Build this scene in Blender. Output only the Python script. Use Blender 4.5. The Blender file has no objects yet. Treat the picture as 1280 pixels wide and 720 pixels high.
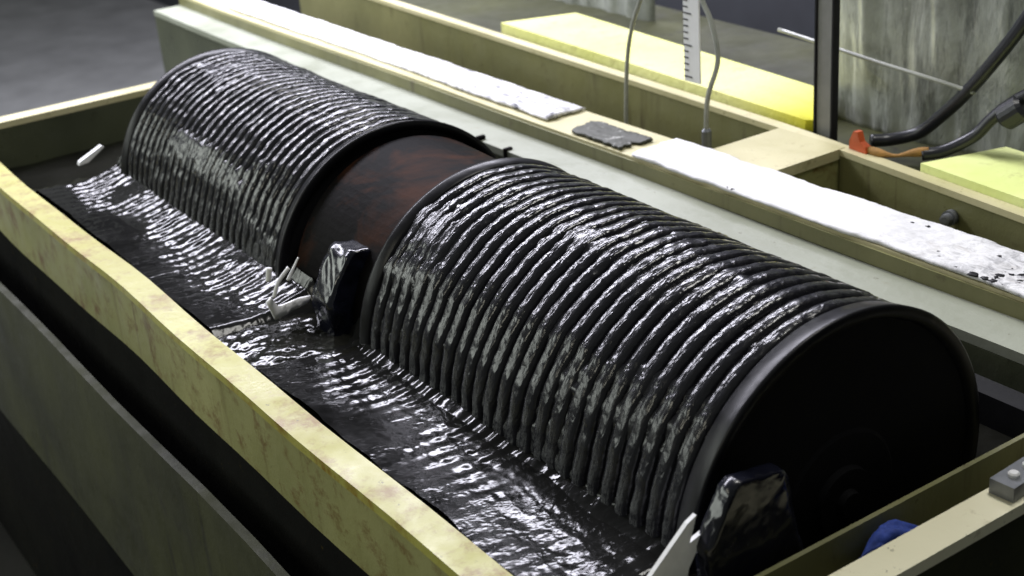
import bpy, bmesh, math, random
import numpy as np
from mathutils import Vector, Matrix

S = 0.28                      # one drawing unit in metres
scene = bpy.context.scene
col = scene.collection
rnd = random.Random(7)

# ---------------------------------------------------------------- camera
cam_d = bpy.data.cameras.new("camera")
cam_d.sensor_width = 36.0
cam_d.lens = 1749.9 * 36.0 / 1280.0
cam_d.clip_start = 0.02
cam_d.clip_end = 60.0
cam_d.dof.use_dof = True
cam_d.dof.focus_distance = 4.2 * S
cam_d.dof.aperture_fstop = 9.0
cam = bpy.data.objects.new("camera", cam_d)
col.objects.link(cam)
M = ((0.5663219, -0.29852627, 0.76821974),
     (0.82083281, 0.28826363, -0.49308982),
     (-0.07424955, 0.90982753, 0.40829017))
mw = Matrix(M).to_4x4()
mw.translation = (0, 0, 2.0 * S)
cam.matrix_world = mw
scene.camera = cam

# ---------------------------------------------------------------- world and lamps (an indoor test bench)
world = bpy.data.worlds.new("World")
scene.world = world
world.use_nodes = True
bgn = world.node_tree.nodes["Background"]
bgn.inputs[0].default_value = (0.47, 0.50, 0.47, 1)
bgn.inputs[1].default_value = 0.30


def area(name, loc, target, sx, sy, power, color):
    l = bpy.data.lights.new(name, 'AREA')
    l.shape = 'RECTANGLE'
    l.size = sx * S
    l.size_y = sy * S
    l.energy = power
    l.color = color
    o = bpy.data.objects.new(name, l)
    col.objects.link(o)
    o.location = Vector(loc) * S
    d = (Vector(target) - Vector(loc)).normalized()
    o.rotation_euler = d.to_track_quat('-Z', 'Y').to_euler()
    return o


area("overhead_light", (-11.0, 3.75, 5.8), (-10.4, 3.4, 0), 11.0, 1.7, 210, (0.89, 0.88, 1.0))
area("overhead_light", (-2.6, 4.4, 6.0), (-3.0, 3.4, 0), 2.4, 0.8, 16, (1.0, 0.98, 0.93))  # added near light, brightens the near rim and the white sheet
area("window_light", (-9.5, -3.6, 2.5), (-6.0, 2.0, 0.5), 9.0, 2.0, 25, (0.94, 1.0, 0.92))
area("fill_light", (-3.5, -3.6, 4.6), (-3.6, 1.6, -.3), 2.0, 1.0, 5, (1.0, 0.97, 0.80))  # added fill light for the front side of the tank

scene.view_settings.view_transform = 'Standard'
scene.view_settings.look = 'None'
scene.view_settings.exposure = 0.0
scene.view_settings.gamma = 1.0


# ---------------------------------------------------------------- material helpers
def lin(c):
    return tuple(((v / 255.0) / 12.92 if v / 255.0 <= 0.04045 else ((v / 255.0 + 0.055) / 1.055) ** 2.4) for v in c)


class Mat:
    def __init__(self, name):
        self.m = bpy.data.materials.new(name)
        self.m.use_nodes = True
        self.nt = self.m.node_tree
        self.b = self.nt.nodes["Principled BSDF"]
        self.tc = self.nt.nodes.new("ShaderNodeTexCoord")

    def n(self, t, **kw):
        nd = self.nt.nodes.new(t)
        for k, v in kw.items():
            setattr(nd, k, v)
        return nd

    def l(self, a, b):
        self.nt.links.new(a, b)

    def noise(self, scale, detail=4, rough=0.55, stretch=(1, 1, 1), dist=0.0):
        mp = self.n("ShaderNodeMapping")
        mp.inputs['Scale'].default_value = stretch
        self.l(self.tc.outputs['Object'], mp.inputs[0])
        nz = self.n("ShaderNodeTexNoise")
        nz.inputs['Scale'].default_value = scale
        nz.inputs['Detail'].default_value = detail
        nz.inputs['Roughness'].default_value = rough
        nz.inputs['Distortion'].default_value = dist
        self.l(mp.outputs[0], nz.inputs['Vector'])
        return nz.outputs['Fac']

    def ramp(self, fac, stops):
        r = self.n("ShaderNodeValToRGB")
        e = r.color_ramp.elements
        while len(e) < len(stops):
            e.new(0.5)
        for i, (p, c) in enumerate(stops):
            e[i].position = p
            e[i].color = (c, c, c, 1) if isinstance(c, (int, float)) else tuple(c) + (1,)
        self.l(fac, r.inputs[0])
        return r.outputs['Color']

    def mix(self, fac, a, b, mode='MIX'):
        x = self.n("ShaderNodeMix", data_type='RGBA', blend_type=mode)
        if isinstance(fac, (int, float)):
            x.inputs[0].default_value = fac
        else:
            self.l(fac, x.inputs[0])
        for v, s in ((a, x.inputs[6]), (b, x.inputs[7])):
            if isinstance(v, tuple):
                s.default_value = v + (1,)
            else:
                self.l(v, s)
        return x.outputs[2]

    def color(self, c):
        if isinstance(c, tuple):
            self.b.inputs['Base Color'].default_value = c + (1,)
        else:
            self.l(c, self.b.inputs['Base Color'])

    def rough(self, r):
        if isinstance(r, (int, float)):
            self.b.inputs['Roughness'].default_value = r
        else:
            self.l(r, self.b.inputs['Roughness'])

    def bump(self, h, strength, dist):
        bp = self.n("ShaderNodeBump")
        bp.inputs['Strength'].default_value = strength
        bp.inputs['Distance'].default_value = dist
        self.l(h, bp.inputs['Height'])
        self.l(bp.outputs[0], self.b.inputs['Normal'])
        return self


def painted(name, base, dark, stain, amount=0.5, rough=0.45, drips=False):
    """old gloss paint: cloudy tone, grime patches, oil specks, and on upright faces narrow runs"""
    m = Mat(name)
    cloud = m.ramp(m.noise(4, 3, 0.5, (1, 1, 1), 0.2), [(0.3, 0.0), (0.7, 1.0)])
    c = m.mix(cloud, dark, base)
    grime = m.ramp(m.noise(30, 6, 0.75, (1, 1, 1), 0.1), [(0.64 - 0.10 * amount, 0.0), (0.84 - 0.12 * amount, 0.9)])
    c = m.mix(grime, c, stain)
    if drips:
        runs = m.ramp(m.noise(48, 4, 0.6, (1, 1, 0.10), 0.25), [(0.56, 0.0), (0.72, 0.8)])
        where = m.ramp(m.noise(6, 3, 0.5, (1, 1, 0.5)), [(0.42, 0.0), (0.60, 1.0)])
        mm = m.n("ShaderNodeMath", operation='MULTIPLY')
        m.l(runs, mm.inputs[0])
        m.l(where, mm.inputs[1])
        c = m.mix(mm.outputs[0], c, tuple(v * 0.7 for v in stain))
    spot = m.ramp(m.noise(75, 4, 0.75), [(0.66, 0.0), (0.72, 0.8)])
    c = m.mix(spot, c, (0.050, 0.036, 0.008))
    m.color(c)
    m.rough(m.ramp(m.noise(20, 4), [(0.3, rough - 0.12), (0.7, rough + 0.15)]))
    m.bump(m.noise(60, 6, 0.65), 0.5, 0.0015)
    return m.m


MT = {}
MT['cream'] = painted("cream_paint", lin((200, 193, 156)), lin((172, 166, 124)), lin((120, 104, 66)), 0.35)
MT['light_cream'] = painted("light_cream_paint", lin((240, 235, 208)), lin((226, 220, 186)), lin((140, 122, 80)), 0.2)
MT['cream_stained'] = painted("stained_yellow_paint", lin((170, 168, 88)), lin((146, 140, 58)), lin((122, 92, 18)), 1.5)
MT['side'] = painted("stained_side_paint", lin((150, 148, 98)), lin((116, 116, 70)), lin((92, 60, 16)), 1.3, drips=True)
MT['pale'] = painted("pale_grey_green_paint", lin((148, 152, 138)), lin((130, 134, 118)), lin((112, 106, 78)), 0.1)
MT['olive'] = painted("olive_inner_paint", lin((126, 124, 84)), lin((98, 98, 64)), lin((70, 56, 34)), 0.4, drips=True)
MT['inner'] = painted("oiled_inner_wall_paint", lin((84, 88, 68)), lin((60, 64, 50)), lin((28, 24, 16)), 0.4, 0.35)
MT['stand'] = painted("dull_green_stand_paint", lin((60, 62, 26)), lin((28, 30, 14)), lin((20, 17, 10)), 0.7, 0.7, drips=True)
MT['black_gap'] = painted("black_steel_and_shade", (0.010, 0.010, 0.008), (0.005, 0.005, 0.005), (0.015, 0.011, 0.006), 0.4, 0.7)  # near-black steel of the stand; also paints the shade under the rim


def oil_mat(name, base, fine, stretch, strength, dist, r0=0.16, r1=0.42, spec=0.75, lo=0.35):
    m = Mat(name)
    n0 = m.noise(fine, 1.6, 0.5, stretch, 0.4)
    calm_ = m.ramp(m.noise(15, 3, 0.6, (1, 1, 1), 0.8), [(0.38, lo), (0.62, 1.0)])     # still and ruffled patches
    mm = m.n("ShaderNodeMath", operation='MULTIPLY')
    m.l(n0, mm.inputs[0])
    m.l(calm_, mm.inputs[1])
    n1 = mm.outputs[0]
    film = m.ramp(m.noise(9, 4, 0.6, (1, 1, 1), 1.0), [(0.35, 0.0), (0.7, 1.0)])
    m.color(m.mix(film, base, tuple(v * 2.0 for v in base)))
    m.rough(m.ramp(m.noise(30, 5, 0.7), [(0.35, r0), (0.68, r1)]))
    m.b.inputs['Specular IOR Level'].default_value = spec
    m.bump(n1, strength, dist)
    return m.m


MT['oil_drum'] = oil_mat("heavy_oil_on_drum", (0.007, 0.007, 0.009), 190, (1.6, 0.7, 0.7), 1.0, 0.00105, 0.14, 0.32, 0.32, 0.45)
MT['oil_pool'] = oil_mat('heavy_oil_pool', (0.006, 0.006, 0.005), 150, (1.2, 1.0, 1.0), 0.7, 0.0008, 0.07, 0.17, 0.15, 0.10)
MT['oil_grain'] = oil_mat('grainy_heavy_oil', (0.006, 0.006, 0.006), 150, (1.3, 0.9, 1), 0.7, 0.0008, 0.08, 0.19, 0.15, 0.10)
MT['oil_flange'] = oil_mat("thin_oil_on_flange", (0.004, 0.004, 0.005), 40, (1, 1, 1), 0.5, 0.001, 0.28, 0.42)
MT['oil_plate'] = oil_mat("oil_coated_plate", (0.004, 0.0045, 0.009), 60, (1, 1, 1), 0.5, 0.002, 0.08, 0.3)


def simple(name, c, rough=0.6, var=0.25, scale=30, bump=0.2, metal=0.0, bd=0.001):
    m = Mat(name)
    f = m.ramp(m.noise(scale, 5, 0.6), [(0.3, 0.0), (0.7, 1.0)])
    m.color(m.mix(f, tuple(v * (1 - var) for v in c), c))
    m.rough(rough)
    m.b.inputs['Metallic'].default_value = metal
    m.bump(m.noise(scale * 3, 5, 0.6), bump, bd)
    return m.m


MT['disc'] = simple("black_end_disc", (0.003, 0.003, 0.004), 0.8, 0.3, 40)
MT['housing'] = simple("red_brown_oily_housing", (0.026, 0.0065, 0.003), 0.7, 0.98, 12, 0.5)
m = Mat("dark_oily_rust")
m.color(m.mix(m.ramp(m.noise(13, 4, 0.6, (1, 1, 1), 0.6), [(0.50, 0.0), (0.72, 1.0)]), (0.003, 0.0025, 0.0025), (0.045, 0.015, 0.006)))
m.rough(0.6)
m.bump(m.noise(60, 5, 0.6), 0.5, 0.002)
MT['housing'] = m.m
MT['white_metal'] = simple("wiped_bare_metal", (0.80, 0.80, 0.82), 0.35, 0.15, 60, 0.3, 0.0)
MT['grey_metal'] = simple("grey_cast_metal", (0.20, 0.21, 0.23), 0.4, 0.3, 60, 0.3, 0.5)
MT['dark_metal'] = simple("dark_steel", (0.02, 0.02, 0.022), 0.4, 0.3, 50)
MT['rubber'] = simple("black_rubber_hose", (0.012, 0.013, 0.02), 0.35, 0.3, 50)
MT['tube'] = simple("clear_grey_tube", (0.30, 0.31, 0.28), 0.3, 0.3, 40)
MT['post'] = simple("grey_post_paint", (0.20, 0.20, 0.19), 0.5, 0.3, 30)
MT['orange'] = simple("orange_plastic", (0.55, 0.09, 0.02), 0.45, 0.3, 50)
MT['tan'] = simple("tan_rope", (0.38, 0.20, 0.05), 0.8, 0.4, 120, 0.6)
MT['blue'] = simple("blue_cloth", (0.03, 0.07, 0.38), 0.75, 0.55, 90, 0.7)
m = Mat('oily_rag')
m.color(m.mix(m.ramp(m.noise(70, 4, 0.7), [(0.60, 0.0), (0.68, 1.0)]), (0.022, 0.024, 0.012), (0.32, 0.32, 0.30)))
m.rough(0.6)
m.bump(m.noise(120, 4), 0.6, 0.002)
MT['rag'] = m.m
MT['blot'] = simple("black_oil_blot", (0.008, 0.008, 0.010), 0.5, 0.3, 80, 0.3)
MT['white_plastic'] = simple("white_plastic", (0.7, 0.7, 0.72), 0.45, 0.1, 40)
MT['far_wall'] = simple("dark_blue_grey_wall", (0.035, 0.038, 0.045), 0.8, 0.4, 5)

MT['oil_flange'].node_tree.nodes['Principled BSDF'].inputs['Specular IOR Level'].default_value = 0.15
for k_, v_ in (('black_gap', .06), ('dark_metal', .1), ('housing', .03), ('oil_plate', .45), ('blot', .2)):
    MT[k_].node_tree.nodes['Principled BSDF'].inputs['Specular IOR Level'].default_value = v_
MT['disc'].node_tree.nodes["Principled BSDF"].inputs['Specular IOR Level'].default_value = 0.15
m = Mat("absorbent_sheet_white")
c = m.mix(m.ramp(m.noise(14, 5, 0.6), [(0.3, 0.0), (0.7, 1.0)]), (0.62, 0.62, 0.64), (0.72, 0.72, 0.73))
c = m.mix(m.ramp(m.noise(34, 5, 0.7, (0.5, 1, 1), 1.0), [(0.56, 0.0), (0.76, 0.6)]), c, (0.34, 0.31, 0.28))
sp = m.n("ShaderNodeSeparateXYZ")
m.l(m.tc.outputs['Object'], sp.inputs[0])
mr = m.n("ShaderNodeMapRange")
mr.inputs[1].default_value = 0.0
mr.inputs[2].default_value = 0.24
m.l(sp.outputs[0], mr.inputs[0])
mu = m.n("ShaderNodeMath", operation='MULTIPLY')
m.l(mr.outputs[0], mu.inputs[0])
m.l(m.ramp(m.noise(55, 6, 0.75, (1, 1.3, 1), 0.8), [(0.47, 0.0), (0.66, 0.95)]), mu.inputs[1])
c = m.mix(mu.outputs[0], c, (0.035, 0.035, 0.05))
m.color(c)
m.rough(0.9)
m.bump(m.noise(130, 5, 0.6), 0.5, 0.002)
MT['sheet'] = m.m

m = Mat("yellow_foam")
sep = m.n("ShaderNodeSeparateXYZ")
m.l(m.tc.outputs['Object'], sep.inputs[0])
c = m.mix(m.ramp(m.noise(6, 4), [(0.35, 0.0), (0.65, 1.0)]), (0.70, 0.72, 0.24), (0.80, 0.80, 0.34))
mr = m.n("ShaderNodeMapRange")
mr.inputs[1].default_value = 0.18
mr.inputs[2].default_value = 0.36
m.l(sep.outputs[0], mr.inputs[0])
c = m.mix(mr.outputs[0], c, (0.55, 0.52, 0.01))  # deeper yellow towards the right end
c = m.mix(m.ramp(m.noise(26, 6, 0.75), [(0.56, 0.0), (0.74, 0.7)]), c, (0.30, 0.26, 0.10))
m.color(c)
m.rough(0.85)
m.bump(m.noise(75, 5, 0.7), 0.8, 0.003)
MT['foam_deep_end'] = m.m
m = Mat("pale_yellow_foam")
c = m.mix(m.ramp(m.noise(6, 4), [(0.35, 0.0), (0.65, 1.0)]), (0.66, 0.74, 0.26), (0.78, 0.84, 0.40))
m.color(m.mix(m.ramp(m.noise(26, 6, 0.75), [(0.58, 0.0), (0.76, 0.6)]), c, (0.32, 0.30, 0.12)))
m.rough(0.85)
m.bump(m.noise(110, 4), 0.4, 0.002)
MT['foam'] = m.m

m = Mat("grimy_plastic_sheeting")
c = m.mix(m.ramp(m.noise(7, 6, 0.7, (1, 1, 0.6), 0.5), [(0.32, 0.0), (0.68, 1.0)]), (0.13, 0.14, 0.12), (0.42, 0.44, 0.40))
c = m.mix(m.ramp(m.noise(34, 5, 0.75, (1, 1, 0.22), 0.3), [(0.52, 0.0), (0.68, 0.8)]), c, (0.05, 0.055, 0.05))
c = m.mix(m.ramp(m.noise(40, 4, 0.7, (1, 1, 0.5)), [(0.66, 0.0), (0.72, 0.8)]), c, (0.5, 0.5, 0.46))
m.color(c)
m.rough(0.28)
m.bump(m.noise(14, 5, 0.6, (1, 1, 0.4), 0.8), 0.6, 0.01)
MT['plastic'] = m.m

m = Mat("concrete_floor")
c = m.mix(m.ramp(m.noise(2.5, 6, 0.6), [(0.3, 0.0), (0.7, 1.0)]), (0.006, 0.006, 0.005), (0.016, 0.016, 0.013))
m.color(c)
m.rough(0.95)
m.b.inputs['Specular IOR Level'].default_value = 0.08
m.bump(m.noise(40, 5), 0.3, 0.003)
MT['floor'] = m.m
MT['walk'] = simple('pale_concrete', (0.22, 0.225, 0.22), 0.8, 0.3, 6)


# ---------------------------------------------------------------- object helpers (all coordinates in drawing units)
def link(name, me, mat, parent=None, origin=None):
    """me is in world metres; shift it to its origin / its parent's base"""
    co = np.empty(len(me.vertices) * 3, dtype=np.float64)
    me.vertices.foreach_get('co', co)
    co = co.reshape(-1, 3)
    o = bpy.data.objects.new(name, me)
    if parent is not None:
        off = Vector((0, 0, 0))
        p = parent
        while p is not None:
            off = off + p.location
            p = p.parent
        mid = (co.min(0) + co.max(0)) / 2
        base = Vector((mid[0], mid[1], co[:, 2].min()))
        me.transform(Matrix.Translation(-base))
        o.location = base - off
        o.parent = parent
    else:
        mid = (co.min(0) + co.max(0)) / 2
        base = Vector((mid[0], mid[1], co[:, 2].min())) if origin is None else Vector(origin) * S
        me.transform(Matrix.Translation(-base))
        o.location = base
    me.materials.append(mat)
    col.objects.link(o)
    return o


def tag(o, label=None, cat=None, group=None, kind=None):
    if label:
        o['label'] = label
    if cat:
        o['category'] = cat
    if group:
        o['group'] = group
    if kind:
        o['kind'] = kind
    return o


def empty(name, loc):
    o = bpy.data.objects.new(name, None)
    o.empty_display_size = 0.05
    o.location = Vector(loc) * S
    col.objects.link(o)
    return o


def from_np(name, V, F, mat, parent=None, smooth=True, origin=None):
    me = bpy.data.meshes.new(name)
    V = np.asarray(V, dtype=np.float64) * S
    F = np.asarray(F, dtype=np.int32)
    k = F.shape[1]
    me.vertices.add(len(V))
    me.vertices.foreach_set('co', V.ravel())
    me.loops.add(F.size)
    me.loops.foreach_set('vertex_index', F.ravel())
    me.polygons.add(len(F))
    me.polygons.foreach_set('loop_start', np.arange(len(F), dtype=np.int32) * k)
    me.polygons.foreach_set('loop_total', np.full(len(F), k, dtype=np.int32))
    me.update(calc_edges=True)
    me.validate()
    if smooth:
        me.polygons.foreach_set('use_smooth', np.ones(len(F), dtype=bool))
    return link(name, me, mat, parent, origin)


def grid_faces(nu, nv, wrap_v=False):
    i = np.arange(nu - 1)[:, None]
    jn = nv if wrap_v else nv - 1
    j = np.arange(jn)[None, :]
    j2 = (j + 1) % nv
    a = i * nv + j
    b = i * nv + j2
    c_ = (i + 1) * nv + j2
    d = (i + 1) * nv + j
    return np.stack([a, b, c_, d], -1).reshape(-1, 4)


def bm_obj(name, bm, mat, parent=None, smooth=False, bevel=0.0, seg=2):
    if bevel:
        bmesh.ops.bevel(bm, geom=[e for e in bm.edges if e.is_manifold and e.calc_face_angle(0) > 0.5], offset=bevel, segments=seg,
                        affect='EDGES', profile=0.6)
    bmesh.ops.recalc_face_normals(bm, faces=bm.faces)
    for v in bm.verts:
        v.co *= S
    me = bpy.data.meshes.new(name)
    bm.to_mesh(me)
    bm.free()
    if smooth:
        me.polygons.foreach_set('use_smooth', np.ones(len(me.polygons), dtype=bool))
    return link(name, me, mat, parent)


def poly_box(bm, lo, hi, f=None, cuts=0):
    """box from lo to hi; f bends the points"""
    x0, y0, z0 = lo
    x1, y1, z1 = hi
    n = cuts + 2
    ring = []
    for i in range(n):
        x = x0 + (x1 - x0) * i / (n - 1)
        q = [(x, y0, z0), (x, y1, z0), (x, y1, z1), (x, y0, z1)]
        ring.append([bm.verts.new(f(*p) if f else p) for p in q])
    for a, b in zip(ring, ring[1:]):
        for k in range(4):
            bm.faces.new((a[k], a[(k + 1) % 4], b[(k + 1) % 4], b[k]))
    bm.faces.new(ring[0][::-1])
    bm.faces.new(ring[-1])


def box(name, lo, hi, mat, parent=None, bevel=0.006, f=None, cuts=0):
    bm = bmesh.new()
    poly_box(bm, lo, hi, f, cuts)
    return bm_obj(name, bm, mat, parent, bevel=bevel)


def wob(amp, freq=2.3, seed=0.0):
    """slight unevenness of a long plate edge"""
    def f(x, y, z):
        return (x, y + amp * math.sin(freq * x + seed) + amp * 0.5 * math.sin(freq * 2.7 * x + seed * 2),
                z + amp * 0.6 * math.sin(freq * 1.6 * x + 1 + seed))
    return f


def tube(name, pts, r, mat, parent=None, n=10, closed_ends=True, res=8):
    # Catmull-Rom through pts
    P = [Vector(p) for p in pts]
    P = [P[0] * 2 - P[1]] + P + [P[-1] * 2 - P[-2]]
    path = []
    for i in range(1, len(P) - 2):
        for k in range(res):
            t = k / res
            a, b, c_, d = P[i - 1], P[i], P[i + 1], P[i + 2]
            path.append(0.5 * ((2 * b) + (c_ - a) * t + (2 * a - 5 * b + 4 * c_ - d) * t * t + (3 * b - a - 3 * c_ + d) * t ** 3))
    path.append(P[-2])
    bm = bmesh.new()
    rings = []
    up = Vector((0.13, 0.31, 0.94))
    for i, p in enumerate(path):
        d = (path[min(i + 1, len(path) - 1)] - path[max(i - 1, 0)]).normalized()
        u = d.cross(up)
        if u.length < 1e-3:
            u = d.cross(Vector((1, 0, 0)))
        u.normalize()
        w = d.cross(u)
        rr = r(i / (len(path) - 1)) if callable(r) else r
        rings.append([bm.verts.new(p + (u * math.cos(a) + w * math.sin(a)) * rr) for a in [2 * math.pi * k / n for k in range(n)]])
    for a, b in zip(rings, rings[1:]):
        for k in range(n):
            bm.faces.new((a[k], a[(k + 1) % n], b[(k + 1) % n], b[k]))
    if closed_ends:
        bm.faces.new(rings[0][::-1])
        bm.faces.new(rings[-1])
    return bm_obj(name, bm, mat, parent, smooth=True)


# smooth value noise on arrays
def vnoise(x, y, seed=0):
    def h(i, j):
        n = (i * 374761393 + j * 668265263 + seed * 2147483) & 0x7fffffff
        n = ((n ^ (n >> 13)) * 1274126177) & 0x7fffffff
        return ((n ^ (n >> 16)) & 0xffff) / 65535.0
    xi = np.floor(x).astype(np.int64)
    yi = np.floor(y).astype(np.int64)
    fx = x - xi
    fy = y - yi
    fx = fx * fx * (3 - 2 * fx)
    fy = fy * fy * (3 - 2 * fy)
    return (h(xi, yi) * (1 - fx) + h(xi + 1, yi) * fx) * (1 - fy) + (h(xi, yi + 1) * (1 - fx) + h(xi + 1, yi + 1) * fx) * fy


def fbm(x, y, seed=0, o=4):
    s = 0
    a = 0.5
    t = 0
    for k in range(o):
        s = s + a * vnoise(x * 2 ** k, y * 2 ** k, seed + 17 * k)
        t += a
        a *= 0.55
    return s / t


# ================================================================ THE SETTING
TX0, TX1 = -7.37, -2.0         # inside of the basin, along X
TY0, TY1 = 1.46, 3.25          # inside of the basin, along Y
OIL = -0.25

fl = box('floor', (-26, -14, -2.9), (10, 22, -2.8), MT['floor'], bevel=0)
tag(fl, kind='structure')
wk = box('walkway', (-26, -14, -2.799), (-10.2, 8, -2.74), MT['walk'], bevel=0)
tag(wk, kind='structure')
wl = box('back_wall', (-26, 8.0, -2.8), (10, 8.3, 9), MT['far_wall'], bevel=0)
tag(wl, kind='structure')

# oil in the basin
nx, ny = 760, 270
xs = np.linspace(TX0 + 0.002, TX1 - 0.002, nx)
ys = np.linspace(TY0 + 0.002, TY1 - 0.002, ny)
X, Y = np.meshgrid(xs, ys, indexing='ij')
front = 1 / (1 + np.exp((Y - 1.96) / 0.03))                       # the heaped oil in front of the drums
lead = 1 / (1 + np.exp(-np.clip((X + 6.42 + 0.25 * (fbm(X * 0, Y * 5, 2) - .5)) / 0.05, -40, 40)))
heap = front * lead
hgt = 0.020 * (fbm(X * 5, Y * 5, 3) - 0.5) + heap * (0.205 + 0.030 * (fbm(X * 6, Y * 6, 9) - 0.5) + 0.009 * (fbm(X * 20, Y * 18, 31) - 0.5)
                                                    + 0.0025 * (fbm(X * 70, Y * 60, 33) - 0.5))
Z = OIL + hgt + 0.005
oil = from_np('oil_surface', np.stack([X, Y, Z], -1).reshape(-1, 3), grid_faces(nx, ny)[:, ::-1], MT['oil_pool'])
tag(oil, kind='structure')

# ================================================================ THE TANK
tank = empty('test_tank', (-4.6, 2.6, -0.9))
tag(tank, 'long cream painted steel tank full of black oil with stained yellow rim', 'tank')
w = wob(0.006)
box('rim', (-9.3, 1.36, -0.03), (TX1 + 0.115, TY0, 0.0), MT['cream_stained'], tank, 0.006, w, 40)['label'] = 'stained yellow rim of the long front side'
box('side_panel', (-9.3, 1.372, -0.30), (TX1 + 0.11, 1.40, -0.031), MT['side'], tank, 0.005, w, 40)
box('side_wall', (-9.3, 1.43, -0.9), (TX1 + 0.1, TY0 - 0.003, -0.032), MT['inner'], tank, 0)
box('recess_shade', (-9.3, 1.408, -1.2), (TX1 + 0.1, 1.428, -0.2), MT['black_gap'], tank, 0)  # black skin added to paint the shadow gap below the front rim
box('rim', (TX0 - 0.11, TY0 + 0.01, -0.03), (TX0, TY1 - 0.002, 0.004), MT['cream'], tank, 0.006)['label'] = 'pale rim of the far end wall'
box('end_wall', (TX0 - 0.06, TY0, -0.9), (TX0 - 0.003, TY1, -0.031), MT['inner'], tank, 0)
box('end_wall', (TX1, TY0, -0.9), (TX1 + 0.014, TY1, 0.002), MT['olive'], tank, 0.003)
box('gutter', (TX1 + 0.015, TY0, -0.2), (TX1 + 0.11, TY1, -0.12), MT['olive'], tank, 0)
box('rim', (TX1 + 0.112, 1.36, -0.03), (TX1 + 0.212, 4.4, 0.004), MT['light_cream'], tank, 0.006)['label'] = 'broad cream rim of the near end'
box('end_panel', (TX1 + 0.15, 1.38, -0.9), (TX1 + 0.19, 4.4, -0.031), MT['stand'], tank, 0)
box('flange', (-9.3, TY1, -0.035), (-1.9, 3.452, 0.0), MT['pale'], tank, 0.008, wob(0.004, 1.7), 30)
box('side_wall', (-9.3, TY1 + 0.004, -0.9), (-1.9, 3.30, -0.036), MT['inner'], tank, 0)
box('raised_beam', (-9.3, 3.452, -0.09), (-1.6, 3.72, 0.072), MT['cream'], tank, 0.010, wob(0.004, 1.3, 2), 30)
MT['olive_face'] = MT['olive']
box('beam_face', (-9.3, 3.440, 0.001), (-1.6, 3.4515, 0.060), MT['olive'], tank, 0.002, wob(0.004, 1.3, 2), 30)


def railf(x, y, z):
    d = -(x + 2.785)
    return (x, y + 0.10 * min(d, 1.4) + 0.04 * max(0.0, d - 1.4), z)


box('back_rail', (-9.3, 3.995, 0.046), (-1.6, 4.055, 0.072), MT['cream'], tank, 0.005, railf, 40)
box('back_wall_panel', (-9.3, 4.0, -0.9), (-1.6, 4.04, 0.045), MT['olive'], tank, 0, railf, 40)
box('cross_plate', (-4.20, 3.722, 0.03), (-3.82, 4.13, 0.074), MT['cream'], tank, 0.006)
box('divider', (-3.845, 3.70, -0.9), (-3.825, 4.10, 0.029), MT['side'], tank, 0)
box('divider', (-4.19, 3.70, -0.9), (-4.17, 4.12, 0.029), MT['side'], tank, 0)
box('compartment_floor', (-9.3, 3.5, -0.9), (-1.6, 4.9, -0.86), MT['inner'], tank, 0)
box('basin_floor', (-9.3, 1.40, -0.96), (-1.8, 3.5, -0.905), MT['inner'], tank, 0)
box('compartment_wall', (-9.3, 3.66, -0.9), (-1.6, 3.70, -0.091), MT['olive'], tank, 0)


def disc_stack(name, prof, p, axis, mat, parent, n=20):
    """lathe: prof = list of (distance along axis, radius)"""
    ax = Vector(axis).normalized()
    u = ax.orthogonal().normalized()
    v = ax.cross(u)
    bm = bmesh.new()
    rings = []
    for d, r in prof:
        c0 = Vector(p) + ax * d
        rings.append([bm.verts.new(c0 + (u * math.cos(a) + v * math.sin(a)) * r) for a in [2 * math.pi * k / n for k in range(n)]])
    for a, b in zip(rings, rings[1:]):
        for k in range(n):
            bm.faces.new((a[k], a[(k + 1) % n], b[(k + 1) % n], b[k]))
    bm.faces.new(rings[0][::-1])
    bm.faces.new(rings[-1])
    return bm_obj(name, bm, mat, parent, smooth=False)


# outlet fitting on the back wall of the right compartment
kn = disc_stack('outlet_fitting', [(0, .030), (.03, .030), (.03, .022), (.06, .020), (.062, .012)], (-3.19, 4.035, -0.031), (0.2, -1, 0.1), MT['grey_metal'], tank)

# dark rust streaks on the flange, built as small boxes
for (x, h) in ((-5.24, 0.060), (-5.02, 0.035)):
    box('clip', (x - 0.010, TY1 - 0.010, -0.06), (x + 0.010, TY1 + 0.03, h * 0.3), MT['housing'], tank, 0.002)

stand = empty('tank_stand', (-5, 1.6, -2.8))
tag(stand, 'dull green stained stand panel below the front side of the tank', 'stand')
box('panel', (-9.6, 1.235, -1.35), (-1.2, 1.268, -0.455), MT['stand'], stand, 0.006, wob(0.01, 1.1), 20)
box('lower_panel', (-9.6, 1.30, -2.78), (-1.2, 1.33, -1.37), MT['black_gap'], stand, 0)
box('leg', (-2.1, 1.5, -2.8), (-1.9, 1.7, -0.97), MT['black_gap'], stand, 0.01)
box('leg', (-9.1, 1.5, -2.8), (-8.9, 1.7, -0.97), MT['black_gap'], stand, 0.01)
box('leg', (-2.1, 4.0, -2.8), (-1.9, 4.2, -0.97), MT['black_gap'], stand, 0.01)
box('leg', (-9.1, 4.0, -2.8), (-8.9, 4.2, -0.97), MT['black_gap'], stand, 0.01)
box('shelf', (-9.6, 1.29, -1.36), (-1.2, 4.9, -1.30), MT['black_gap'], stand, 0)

# ================================================================ THE SKIMMER
CY, CZ = 2.355, -0.064
R_CORE, R_RIB, R_END = 0.511, 0.529, 0.541
sk = empty('oil_skimmer', (-4.09, CY, -0.62))
tag(sk, 'black oil skimmer with two grooved drums turning side by side in the oil tank', 'oil skimmer')

NT = 300
TH = np.linspace(0, 2 * math.pi, NT, endpoint=False)


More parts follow.
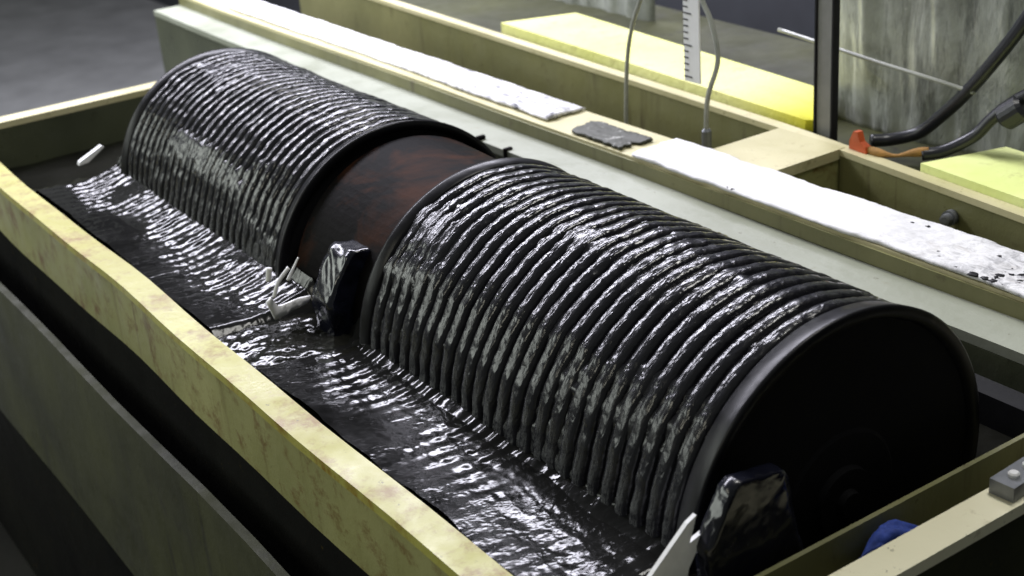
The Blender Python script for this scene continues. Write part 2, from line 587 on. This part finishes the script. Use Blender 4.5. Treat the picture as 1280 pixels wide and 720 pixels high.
def cylmesh(name, xv, rfun, mat, parent, caps=False):
    """surface of revolution about the drum axis; rfun(x index grid, theta grid) -> radius"""
    XX, TT = np.meshgrid(np.asarray(xv), TH, indexing='ij')
    R = rfun(XX, TT)
    V = np.stack([XX, CY + R * np.cos(TT), CZ + R * np.sin(TT)], -1).reshape(-1, 3)
    return from_np(name, V, grid_faces(len(xv), NT, True), mat, parent)


def periodic(x, t, fx, ft, seed):
    """noise that closes round the drum"""
    k = TH
    a = fbm(x * fx, t * ft, seed)
    b = fbm(x * fx, (t - 2 * math.pi) * ft, seed)
    wgt = np.clip((t - 5.6) / (2 * math.pi - 5.6), 0, 1)
    return a * (1 - wgt) + b * wgt


def make_drum(x0, x1, nr, seed):
    def fill(x, t):
        m_ = periodic(x, t, 2.2, 2.8, seed)
        return np.clip((m_ - 0.52) * 5, 0, 1) * (0.5 + periodic(x, t, 12, 7, seed + 3))

    def wave(x, t):
        """slow swells of the oil film, running along the drum"""
        return 0.013 * (periodic(x, t, 2.0, 4.0, seed + 31) - .5) + 0.010 * (periodic(x, t, 5, 8, seed + 33) - .5)
    xv = np.linspace(x0 + 0.02, x1 - 0.02, 200)
    core = cylmesh('drum', xv, lambda x, t: R_CORE + wave(x, t) + 0.017 * fill(x, t) + 0.005 * (periodic(x, t, 24, 9, seed + 5) - .5), MT['oil_drum'], sk)
    core['label'] = 'grooved drum nearest the camera' if x1 > -3 else 'grooved drum at the far end of the tank'
    e = 0.070 if x1 > -3 else 0.055
    p = (x1 - x0 - 0.05 - e) / nr
    for i in range(nr):
        xc = x0 + 0.05 + (i + 0.5) * p
        hw = p * rnd.uniform(0.43, 0.455)
        tt = np.array([-1, -.97, -.88, -.7, -.45, -.15, .15, .45, .7, .88, .97, 1])
        skew = rnd.uniform(-0.3, 0.3)
        hr = rnd.uniform(-0.0015, 0.0015)

        def rf(x, t):
            u = (x - xc) / hw
            prof = np.sqrt(np.clip(1 - np.abs(u) ** 4.0, 0, 1))
            h = (R_RIB - R_CORE + 0.008) * prof * (1 + 0.15 * skew * u)
            streak = periodic(x, t, 48, 3.2, seed + 40)
            drip = periodic(x, t, 9, 5.0, seed + 60)
            fine = periodic(x, t, 120, 30, seed + 90)
            return R_CORE - 0.008 + wave(x, t) + h + hr + prof * (0.0032 * (streak - .5) + 0.0015 * (drip - .5) + 0.0048 * (fine - .5)) + 0.002 * fill(x, t)
        cylmesh('ridge', xc + hw * tt, rf, MT['oil_drum'], core)
    # flat end bands
    def band(a, b, name, far):
        s = 1 if b > a else -1
        xb = [a, a, a + 0.006 * s, b - 0.012 * s, b - 0.003 * s, b, b, b - 0.02 * s]
        rb = [0.45, R_END - .018, R_END - .012, R_END - .004, R_END - .003, R_END - .009, R_END - .035, R_END - .045]
        rb_ = np.array(rb)[:, None]
        bx = np.array(xb)
        XX, TT = np.meshgrid(bx, TH, indexing='ij')
        R = rb_ + 0.0025 * (fbm(TT * 4, TT * 0 + a, seed + 8) - .5)
        V = np.stack([XX, CY + R * np.cos(TT), CZ + R * np.sin(TT)], -1).reshape(-1, 3)
        F = grid_faces(len(xb), NT, True)
        return from_np(name, V, F, MT['oil_flange'], core, smooth=True)
    band(x1 - e, x1, 'end_band', False)
    band(x0 + 0.05, x0, 'end_band', True)
    # end plates with hub
    for xe, s in ((x1, 1), (x0, -1)):
        disc_stack('end_plate', [(0, .515), (.004, .512), (.004, .20), (.012, .19), (.012, .10), (.03, .095), (.03, .04), (.05, .035)],
                   (xe - 0.022 * s, CY, CZ), (s, 0, 0), MT['disc'], core, 96)
    return core


drum_far = make_drum(-6.035, -4.40, 25, 11)
drum_near = make_drum(-3.795, -2.15, 25, 77)

# centre drive between the drums
disc_stack('drive_housing', [(0, .30), (0, .485), (.01, .49), (.15, .485), (.30, .480), (.45, .485), (.53, .49), (.54, .48), (.54, .30)],
           (-4.37, CY, CZ), (1, 0, 0), MT['housing'], sk, 96)
box('frame_bar', (-6.4, 2.98, -0.10), (-1.98 - .05, 3.06, 0.0), MT['dark_metal'], sk, 0.01)
box('frame_bar', (-4.18, 1.75, -0.42), (-4.04, 3.0, -0.34), MT['dark_metal'], sk, 0.01)


def trough(x0, x1, seed, calm=1.0):
    """oil heaped in the collection trough in front of a drum, rippled by the grooves"""
    nu, nv = int((x1 - x0) * 170), 90
    x = np.linspace(x0, x1, nu)
    v = np.linspace(0, 1, nv)
    XX, VV = np.meshgrid(x, v, indexing='ij')
    # profile: from the drum (v=0) over a shelf to a falling front lip (v=1)
    yy = np.interp(VV, [0, .12, .50, .62, .8, 1.0], [1.875, 1.845, 1.68, 1.63, 1.56, 1.475]) + 0.03 * (fbm(XX * 4, VV * 0.1, seed + 13) - .5)
    prof_z = [0.060, 0.022, -0.004, -0.015, -0.016, -0.010, -0.004] if calm >= 1 else [0.045, -0.008, -0.030, -0.032, -0.026, -0.018, -0.008]
    zz = np.interp(VV, [0, .10, .22, .40, .62, .8, 1.0], prof_z) if calm < 1 else np.interp(VV, [0, .12, .35, .50, .62, .8, 1.0], prof_z)
    shelf = np.interp(VV, [0, .1, .65, .8, 1], [1, 1, .9, .35, .2])
    rip = np.sin(2 * math.pi * (XX - x0 - 0.06) / 0.0596 + 2.2 * (fbm(XX * 3, VV * 2, seed) - .5))
    patch = np.clip((fbm(XX * 5, VV * 3, seed + 3) - .35) * 2.4, 0, 1.3)
    out = np.clip(1.25 - VV * 1.1, 0.25, 1) * (1.0 if calm >= 1 else 0.35)
    grit = np.clip((fbm(XX * 4, VV * 4, seed + 53) - .45) * 4, 0.15, 1)
    zz = zz + shelf * ((calm + (0.9 * np.clip(1 - VV * 2.5, 0, 1) if calm < 1 else 0)) * rip * 0.0040 * patch + 0.010 * (fbm(XX * 3.5, VV * 3, seed + 7) - .5)
                       + out * 0.0075 * patch * (fbm(XX * 30, VV * 12, seed + 9, 2) - .5) + (0.0050 if calm >= 1 else 0.0024) * grit * (fbm(XX * 60, VV * 24, seed + 19, 2) - .5))
    endx = np.minimum(np.clip((XX - x0) / 0.12, 0, 1), np.clip((x1 - XX) / 0.10, 0, 1))
    zz = zz - 0.07 * (1 - endx * endx * (3 - 2 * endx))
    from_np('trough_oil', np.stack([XX, yy, zz], -1).reshape(-1, 3), grid_faces(nu, nv), MT['oil_grain'], sk)
    box('trough_pan', (x0 + .10, 1.60, -0.30), (x1 - .12, 1.84, -0.26), MT['dark_metal'], sk, 0.005)


trough(-6.27, -4.13, 5)
trough(-3.95, -2.13, 35, 0.45)


def plate(name, pts, thick, mat, parent, bevel=0.004, lumpy=0.0):
    """polygon pts (3-D, planar) given a thickness along its normal"""
    bm = bmesh.new()
    P = [Vector(p) for p in pts]
    nrm = (P[1] - P[0]).cross(P[2] - P[0]).normalized() * thick
    a = [bm.verts.new(p) for p in P]
    b = [bm.verts.new(p + nrm) for p in P]
    bm.faces.new(a)
    bm.faces.new(b[::-1])
    k = len(P)
    for i in range(k):
        bm.faces.new((a[i], b[i], b[(i + 1) % k], a[(i + 1) % k]))
    if lumpy:
        # coat with uneven oil: triangulate, refine and push the skin about
        bmesh.ops.recalc_face_normals(bm, faces=bm.faces)
        bmesh.ops.triangulate(bm, faces=bm.faces)
        for _ in range(4):
            bmesh.ops.subdivide_edges(bm, edges=[e for e in bm.edges if e.calc_length() > 0.028], cuts=1)
            bmesh.ops.triangulate(bm, faces=bm.faces)
        bm.normal_update()
        P_ = np.array([v.co[:] for v in bm.verts])
        N_ = np.array([v.normal[:] for v in bm.verts])
        f_ = fbm(P_[:, 1] * 16 + P_[:, 0] * 11, P_[:, 2] * 12 + P_[:, 0] * 7, 61) - .5
        g_ = fbm(P_[:, 1] * 50 + P_[:, 0] * 31, P_[:, 2] * 30 + P_[:, 0] * 27, 63) - .5
        for v, n_, q, g in zip(bm.verts, N_, f_, g_):
            v.co += Vector(n_) * float(lumpy * (2.0 * q + 0.8 * g))
        return bm_obj(name, bm, mat, parent, smooth=True)
    return bm_obj(name, bm, mat, parent, bevel=bevel)


# end brackets of the trough (one at the near end of each drum) and their bare metal scraper ends
BR = [(1.862, .225), (1.885, .237), (2.03, .212), (2.045, .19), (2.07, .05), (2.144, -.17), (2.15, -.34), (1.80, -.34), (1.795, -.01), (1.79, .085)]
plate('end_bracket', [(-4.06, y + (0.02 if k < 4 else 0), z) for k, (y, z) in enumerate(BR)], -0.13, MT['oil_plate'], sk, 0, 0.012)
plate('end_bracket', [(-2.09, y, z) for y, z in BR], -0.045, MT['oil_plate'], sk, 0, 0.006)
plate('scraper_end', [(-4.115, 1.650, .070), (-4.115, 1.668, .085), (-4.115, 1.69, .045), (-4.115, 1.76, .050), (-4.115, 1.815, .045), (-4.115, 1.80, .026), (-4.115, 1.71, .006), (-4.115, 1.67, .0)], 0.010, MT['white_metal'], sk, 0, 0.004)
plate('scraper_end', [(-2.085, 1.50, -.06), (-2.085, 1.765, .160), (-2.085, 1.792, .172), (-2.085, 1.770, .105), (-2.085, 1.82, .118), (-2.085, 1.765, .035), (-2.085, 1.745, -.06)], 0.012, MT['white_metal'], sk, 0.002)
plate('scraper_end', [(-6.21, 1.695, .040), (-6.21, 1.70, .055), (-6.21, 1.815, .107), (-6.21, 1.825, .098), (-6.21, 1.74, .045)], 0.03, MT['white_metal'], sk, 0.002)
tube('scraper_wire', [(-4.11, 1.675, .085), (-4.11, 1.70, .135), (-4.11, 1.745, .175)], 0.007, MT['white_metal'], sk)
tube('scraper_wire', [(-4.11, 1.735, .130), (-4.11, 1.76, .165), (-4.11, 1.785, .20)], lambda t: 0.007 - 0.004 * t, MT['white_metal'], sk)
tube('scraper_wire', [(-4.11, 1.665, .150), (-4.11, 1.675, .195)], 0.010, MT['white_metal'], sk)

# ================================================================ THINGS ON AND ABOUT THE TANK
def sheet(name, x0, x1, y0, y1, z, seed, mat, ragx=0.03, ragy=0.012, n=(220, 30), lump=0.012, thick=0.006):
    nu, nv = n
    u = np.linspace(0, 1, nu)
    v = np.linspace(0, 1, nv)
    U, V_ = np.meshgrid(u, v, indexing='ij')
    ya = y0 + ragy * 2 * (fbm(U * 14, U * 0 + 1, seed) - .5)
    yb = y1 + ragy * 2 * (fbm(U * 17, U * 0 + 7, seed) - .5)
    xa = x0 + ragx * 2 * (fbm(V_ * 4, V_ * 0 + 3, seed) - .5)
    xb = x1 + ragx * 2 * (fbm(V_ * 4, V_ * 0 + 5, seed) - .5)
    XX = xa + (xb - xa) * U
    YY = ya + (yb - ya) * V_
    ZZ = z + lump * fbm(XX * 6, YY * 9, seed + 2) + lump * 0.6 * fbm(XX * 22, YY * 22, seed + 4)
    edge = np.minimum(np.minimum(V_, 1 - V_) * 8, 1)
    ZT = ZZ + thick * np.sqrt(np.clip(edge, 0, 1))
    top = np.stack([XX, YY, ZT], -1).reshape(-1, 3)
    bot = np.stack([XX, YY, np.full_like(ZZ, z)], -1).reshape(-1, 3)
    F = grid_faces(nu, nv)
    N = nu * nv
    Fb = F[:, ::-1] + N
    idx = np.arange(N).reshape(nu, nv)
    loop = np.concatenate([idx[:, 0], idx[-1, 1:], idx[::-1, -1][1:], idx[0, ::-1][1:-1]])
    l2 = np.roll(loop, -1)
    side = np.stack([loop, l2, l2 + N, loop + N], -1)
    return from_np(name, np.concatenate([top, bot]), np.concatenate([F, Fb, side]), mat)


s1 = sheet('absorbent_sheet', -4.37, -2.0, 3.445, 3.715, 0.077, 4, MT['sheet'])
tag(s1, 'long white absorbent sheet with black oil spots on the back beam of the tank', 'absorbent sheet')
s2 = sheet('absorbent_sheet', -8.6, -5.05, 3.50, 3.72, 0.077, 15, MT['sheet'], n=(180, 22))
tag(s2, 'crumpled white absorbent sheet on the far stretch of beam, beyond the dark rag', 'absorbent sheet')
rg = sheet('oily_rag', -4.83, -4.47, 3.47, 3.64, 0.077, 25, MT['rag'], 0.04, 0.012, (60, 24), 0.012, 0.003)
tag(rg, 'small dark oily rag lying on the beam between the two white sheets', 'rag')


def blob(name, x, y, z, r, h, parent, mat, seed):
    rr = random.Random(seed)
    bm = bmesh.new()
    n = 12
    rad = [r * rr.uniform(0.55, 1.25) for _ in range(n)]
    top = bm.verts.new((x, y, z + h))
    rings = []
    for k, (f, hh) in enumerate(((0.6, 0.85), (1.0, 0.0))):
        rings.append([bm.verts.new((x + rad[i] * f * math.cos(2 * math.pi * i / n), y + rad[i] * f * 0.8 * math.sin(2 * math.pi * i / n), z + h * hh)) for i in range(n)])
    for i in range(n):
        bm.faces.new((top, rings[0][i], rings[0][(i + 1) % n]))
        bm.faces.new((rings[0][i], rings[1][i], rings[1][(i + 1) % n], rings[0][(i + 1) % n]))
    bm.faces.new(rings[1][::-1])
    return bm_obj(name, bm, mat, parent, smooth=True)


spots = [(-2.80, 3.49, .012), (-3.79, 3.455, .015), (-3.76, 3.452, .012), (-3.00, 3.67, .012), (-3.06, 3.66, .010), (-2.95, 3.68, .010), (-3.05, 3.60, .008)]
sr = random.Random(3)
for _ in range(44):
    a = sr.gauss(0, 1)
    spots.append((-2.56 + 0.075 * sr.gauss(0, 1), min(3.69, max(3.46, 3.53 + 0.07 * sr.gauss(0, 1))), sr.choice((.006, .008, .012, .018, .024))))
for i, (x, y, r) in enumerate(spots):
    blob('oil_spot', x, y, 0.088, r * 1.1, 0.004, s1, MT['blot'], i)
for i in range(16):
    blob('oil_spot', rnd.uniform(-5.45, -5.15), rnd.uniform(3.50, 3.68), 0.083, rnd.uniform(.008, .02), 0.006, s2, MT['blot'], 50 + i)

# foam blocks behind the back rail
def foam(name, pts, z0, z1, mat, label):
    bm = bmesh.new()
    a = [bm.verts.new((x, y, z0)) for x, y in pts]
    b = [bm.verts.new((x, y, z1)) for x, y in pts]
    k = len(pts)
    bm.faces.new(a)
    bm.faces.new(b[::-1])
    for i in range(k):
        bm.faces.new((a[i], b[i], b[(i + 1) % k], a[(i + 1) % k]))
    o = bm_obj(name, bm, mat, None, bevel=0.02, seg=3)
    return tag(o, label, 'foam block', 'yellow foam blocks behind the tank rail')


foam('foam_block', [(-6.68, 4.36), (-5.5, 4.30), (-4.13, 4.215), (-4.09, 4.24), (-4.44, 4.60), (-6.52, 4.78)], -0.02, 0.105, MT['foam_deep_end'],
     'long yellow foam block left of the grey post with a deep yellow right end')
foam('foam_block', [(-3.42, 4.12), (-2.0, 3.98), (-2.0, 4.40), (-3.31, 4.49)], -0.02, 0.105, MT['foam'],
     'pale yellow foam block at the right, beside the black hoses')
box_sup = box('back_shelf', (-9.3, 4.045, -0.10), (-1.6, 5.3, -0.022), MT['stand'], tank, 0, railf, 40)


# plastic sheeting
def curtain(x0, x1, y, z0, z1, seed, label, lean=0.0):
    nu, nv = 260, 60
    u = np.linspace(0, 1, nu)
    v = np.linspace(0, 1, nv)
    U, V_ = np.meshgrid(u, v, indexing='ij')
    XX = x0 + (x1 - x0) * U + 0.06 * (fbm(V_ * 3, V_ * 0, seed) - .5) + lean * V_
    ZZ = z0 + (z1 - z0) * V_
    f1 = fbm(XX * 3.2, ZZ * 0.5, seed)
    f2 = fbm(XX * 9 + ZZ * 0.8, ZZ * 0.9, seed + 3)
    YY = y + 0.14 * (f1 - .5) + 0.035 * (f2 - .5)
    o = from_np('plastic_sheeting', np.stack([XX, YY, ZZ], -1).reshape(-1, 3), grid_faces(nu, nv), MT['plastic'])
    md = o.modifiers.new('thickness', 'SOLIDIFY')
    md.thickness = 0.001
    return tag(o, label, 'plastic sheeting', 'grimy plastic sheets hung behind the tank')


curtain(-4.45, -1.2, 4.60, -0.03, 1.7, 6, 'grimy grey plastic sheeting hanging behind the black hoses')
curtain(-12.0, -6.4, 5.25, -0.5, 1.7, 16, 'pale hanging plastic sheeting behind the far end of the foam block')

# post at the end of the long foam block
po = empty('post', (-4.03, 4.23, -0.02))
tag(po, 'dark grey upright post at the right end of the long foam block', 'post')
box('web', (-4.070, 4.222, -0.02), (-3.985, 4.242, 3.6), MT['post'], po, 0.002)
box('edge_strip', (-4.080, 4.212, -0.02), (-4.071, 4.250, 3.6), MT['dark_metal'], po, 0.003)
box('edge_strip', (-3.984, 4.212, -0.02), (-3.975, 4.250, 3.6), MT['dark_metal'], po, 0.003)


# camera-independent placing: points below were measured once and are plain coordinates
h1 = tube('hose', [(-3.80, 4.26, 0.075), (-3.75, 4.33, 0.075), (-3.66, 4.39, 0.11), (-3.55, 4.40, 0.21), (-3.44, 4.40, 0.325), (-3.335, 4.40, 0.455), (-3.21, 4.40, 0.63), (-3.05, 4.40, 0.9)], 0.027, MT['rubber'])
tag(h1, 'upper of two black hoses rising from the orange clamp against the plastic sheeting', 'hose')
h2 = tube('hose', [(-3.50, 4.22, 0.095), (-3.44, 4.28, 0.11), (-3.36, 4.35, 0.17), (-3.30, 4.38, 0.25), (-3.22, 4.40, 0.33), (-3.12, 4.40, 0.40), (-3.0, 4.40, 0.5)], 0.025, MT['rubber'])
tag(h2, 'lower black hose running to a dark coupling at the right edge', 'hose')
cp = disc_stack('coupling', [(0, .04), (.015, .055), (.10, .055), (.115, .04)], (-3.26, 4.39, 0.255), (0.55, 0.1, 0.45), MT['rubber'], h2, 20)

cl = empty('hose_clamp', (-3.76, 4.17, 0.072))
tag(cl, 'orange clamp with tan strap on the back rail at the foot of the black hoses', 'clamp')
plate('clamp_body', [(-3.80, 4.165, 0.073), (-3.70, 4.155, 0.073), (-3.705, 4.155, 0.10), (-3.735, 4.155, 0.115), (-3.75, 4.155, 0.155), (-3.77, 4.155, 0.155), (-3.795, 4.16, 0.11)], 0.03, MT['orange'], cl, 0.004)
tube('strap', [(-3.72, 4.15, 0.085), (-3.65, 4.15, 0.083), (-3.59, 4.17, 0.082), (-3.53, 4.20, 0.10), (-3.48, 4.24, 0.11)], lambda t: 0.013 + 0.006 * math.sin(9 * t), MT['tan'], cl)

t1 = tube('sight_tube', [(-4.41, 3.9, -0.22), (-4.41, 3.9, -0.01), (-4.40, 3.9, 0.21), (-4.33, 3.9, 0.40), (-4.37, 3.9, 0.56), (-4.44, 3.9, 0.70), (-4.5, 3.92, 1.1)], 0.011, MT['tube'])
tag(t1, 'thin grey tube curving down into the left compartment right of the ruler', 'tube')
disc_stack('fitting', [(0, .014), (.01, .022), (.09, .022), (.10, .014)], (-4.41, 3.9, -0.02), (0, 0, 1), MT['grey_metal'], t1, 14)
t2 = tube('sight_tube', [(-4.97, 3.9, -0.25), (-4.97, 3.9, 0.0), (-4.945, 3.9, 0.28), (-4.90, 3.9, 0.45), (-4.83, 3.9, 0.59), (-4.7, 3.9, 0.85)], 0.010, MT['tube'])
tag(t2, 'thin grey tube standing in the left compartment left of the ruler', 'tube')

ru = empty('ruler', (-4.52, 3.93, 0.26))
tag(ru, 'white upright ruler hanging beside the thin tube, in front of the long foam block', 'ruler')
box('blade', (-4.575, 3.925, 0.26), (-4.475, 3.933, 1.3), MT['white_plastic'], ru, 0.002)
for k in range(24):
    z = 0.28 + k * 0.028
    box('tick', (-4.573, 3.921, z), (-4.573 + (0.05 if k % 5 == 0 else 0.028), 3.9245, z + 0.005), MT['dark_metal'], ru, 0)

rd = tube('cord', [(-4.5, 4.42, 0.40), (-4.2, 4.40, 0.385), (-3.9, 4.39, 0.365), (-3.6, 4.38, 0.35), (-3.4, 4.39, 0.33)], 0.009, MT['tube'])
tag(rd, 'thin pale cord stretched slantwise across the plastic sheeting', 'cord')

# connector strip on the near rim
cs = empty('connector_strip', (-1.82, 2.67, 0.004))
tag(cs, 'grey metal connector strip with a row of bright studs on the near rim', 'connector strip')


def rot_strip(x, y, z):
    # slightly turned on the rim
    a = 0.06
    dx, dy = x + 1.84, y - 2.6
    return (-1.84 + dx * math.cos(a) - dy * math.sin(a), 2.6 + dx * math.sin(a) + dy * math.cos(a), z)


box('base', (-1.875, 2.575, 0.005), (-1.805, 2.99, 0.047), MT['grey_metal'], cs, 0.005, rot_strip, 3)
for k in range(6):
    px, py, _ = rot_strip(-1.84, 2.625 + k * 0.062, 0)
    disc_stack('stud', [(0, .015), (.008, .015), (.012, .011)], (px, py, 0.047), (0, 0, 1), MT['white_metal'], cs, 14)

# blue cloth caught in the gutter
nu, nv = 44, 30
u = np.linspace(0, 1, nu)
v = np.linspace(0, 1, nv)
U, V_ = np.meshgrid(u, v, indexing='ij')
ang = U * 2 * math.pi
rad = (0.035 + 0.045 * fbm(np.cos(ang) * 2 + 5, V_ * 5 + np.sin(ang) * 2, 3)) * np.sin(np.pi * np.clip(V_, 0.02, 0.98)) ** 0.6
CX = -1.935 + rad * np.cos(ang) * 0.75
CYY = 2.29 + (V_ - 0.5) * 0.20 + 0.02 * np.sin(ang * 3)
CZZ = -0.065 + rad * np.sin(ang) * 1.1
bc = from_np('cloth', np.stack([CX, CYY, CZZ], -1).reshape(-1, 3), grid_faces(nu, nv), MT['blue'])
tag(bc, 'crumpled blue cloth stuffed in the gap beside the near rim', 'cloth')
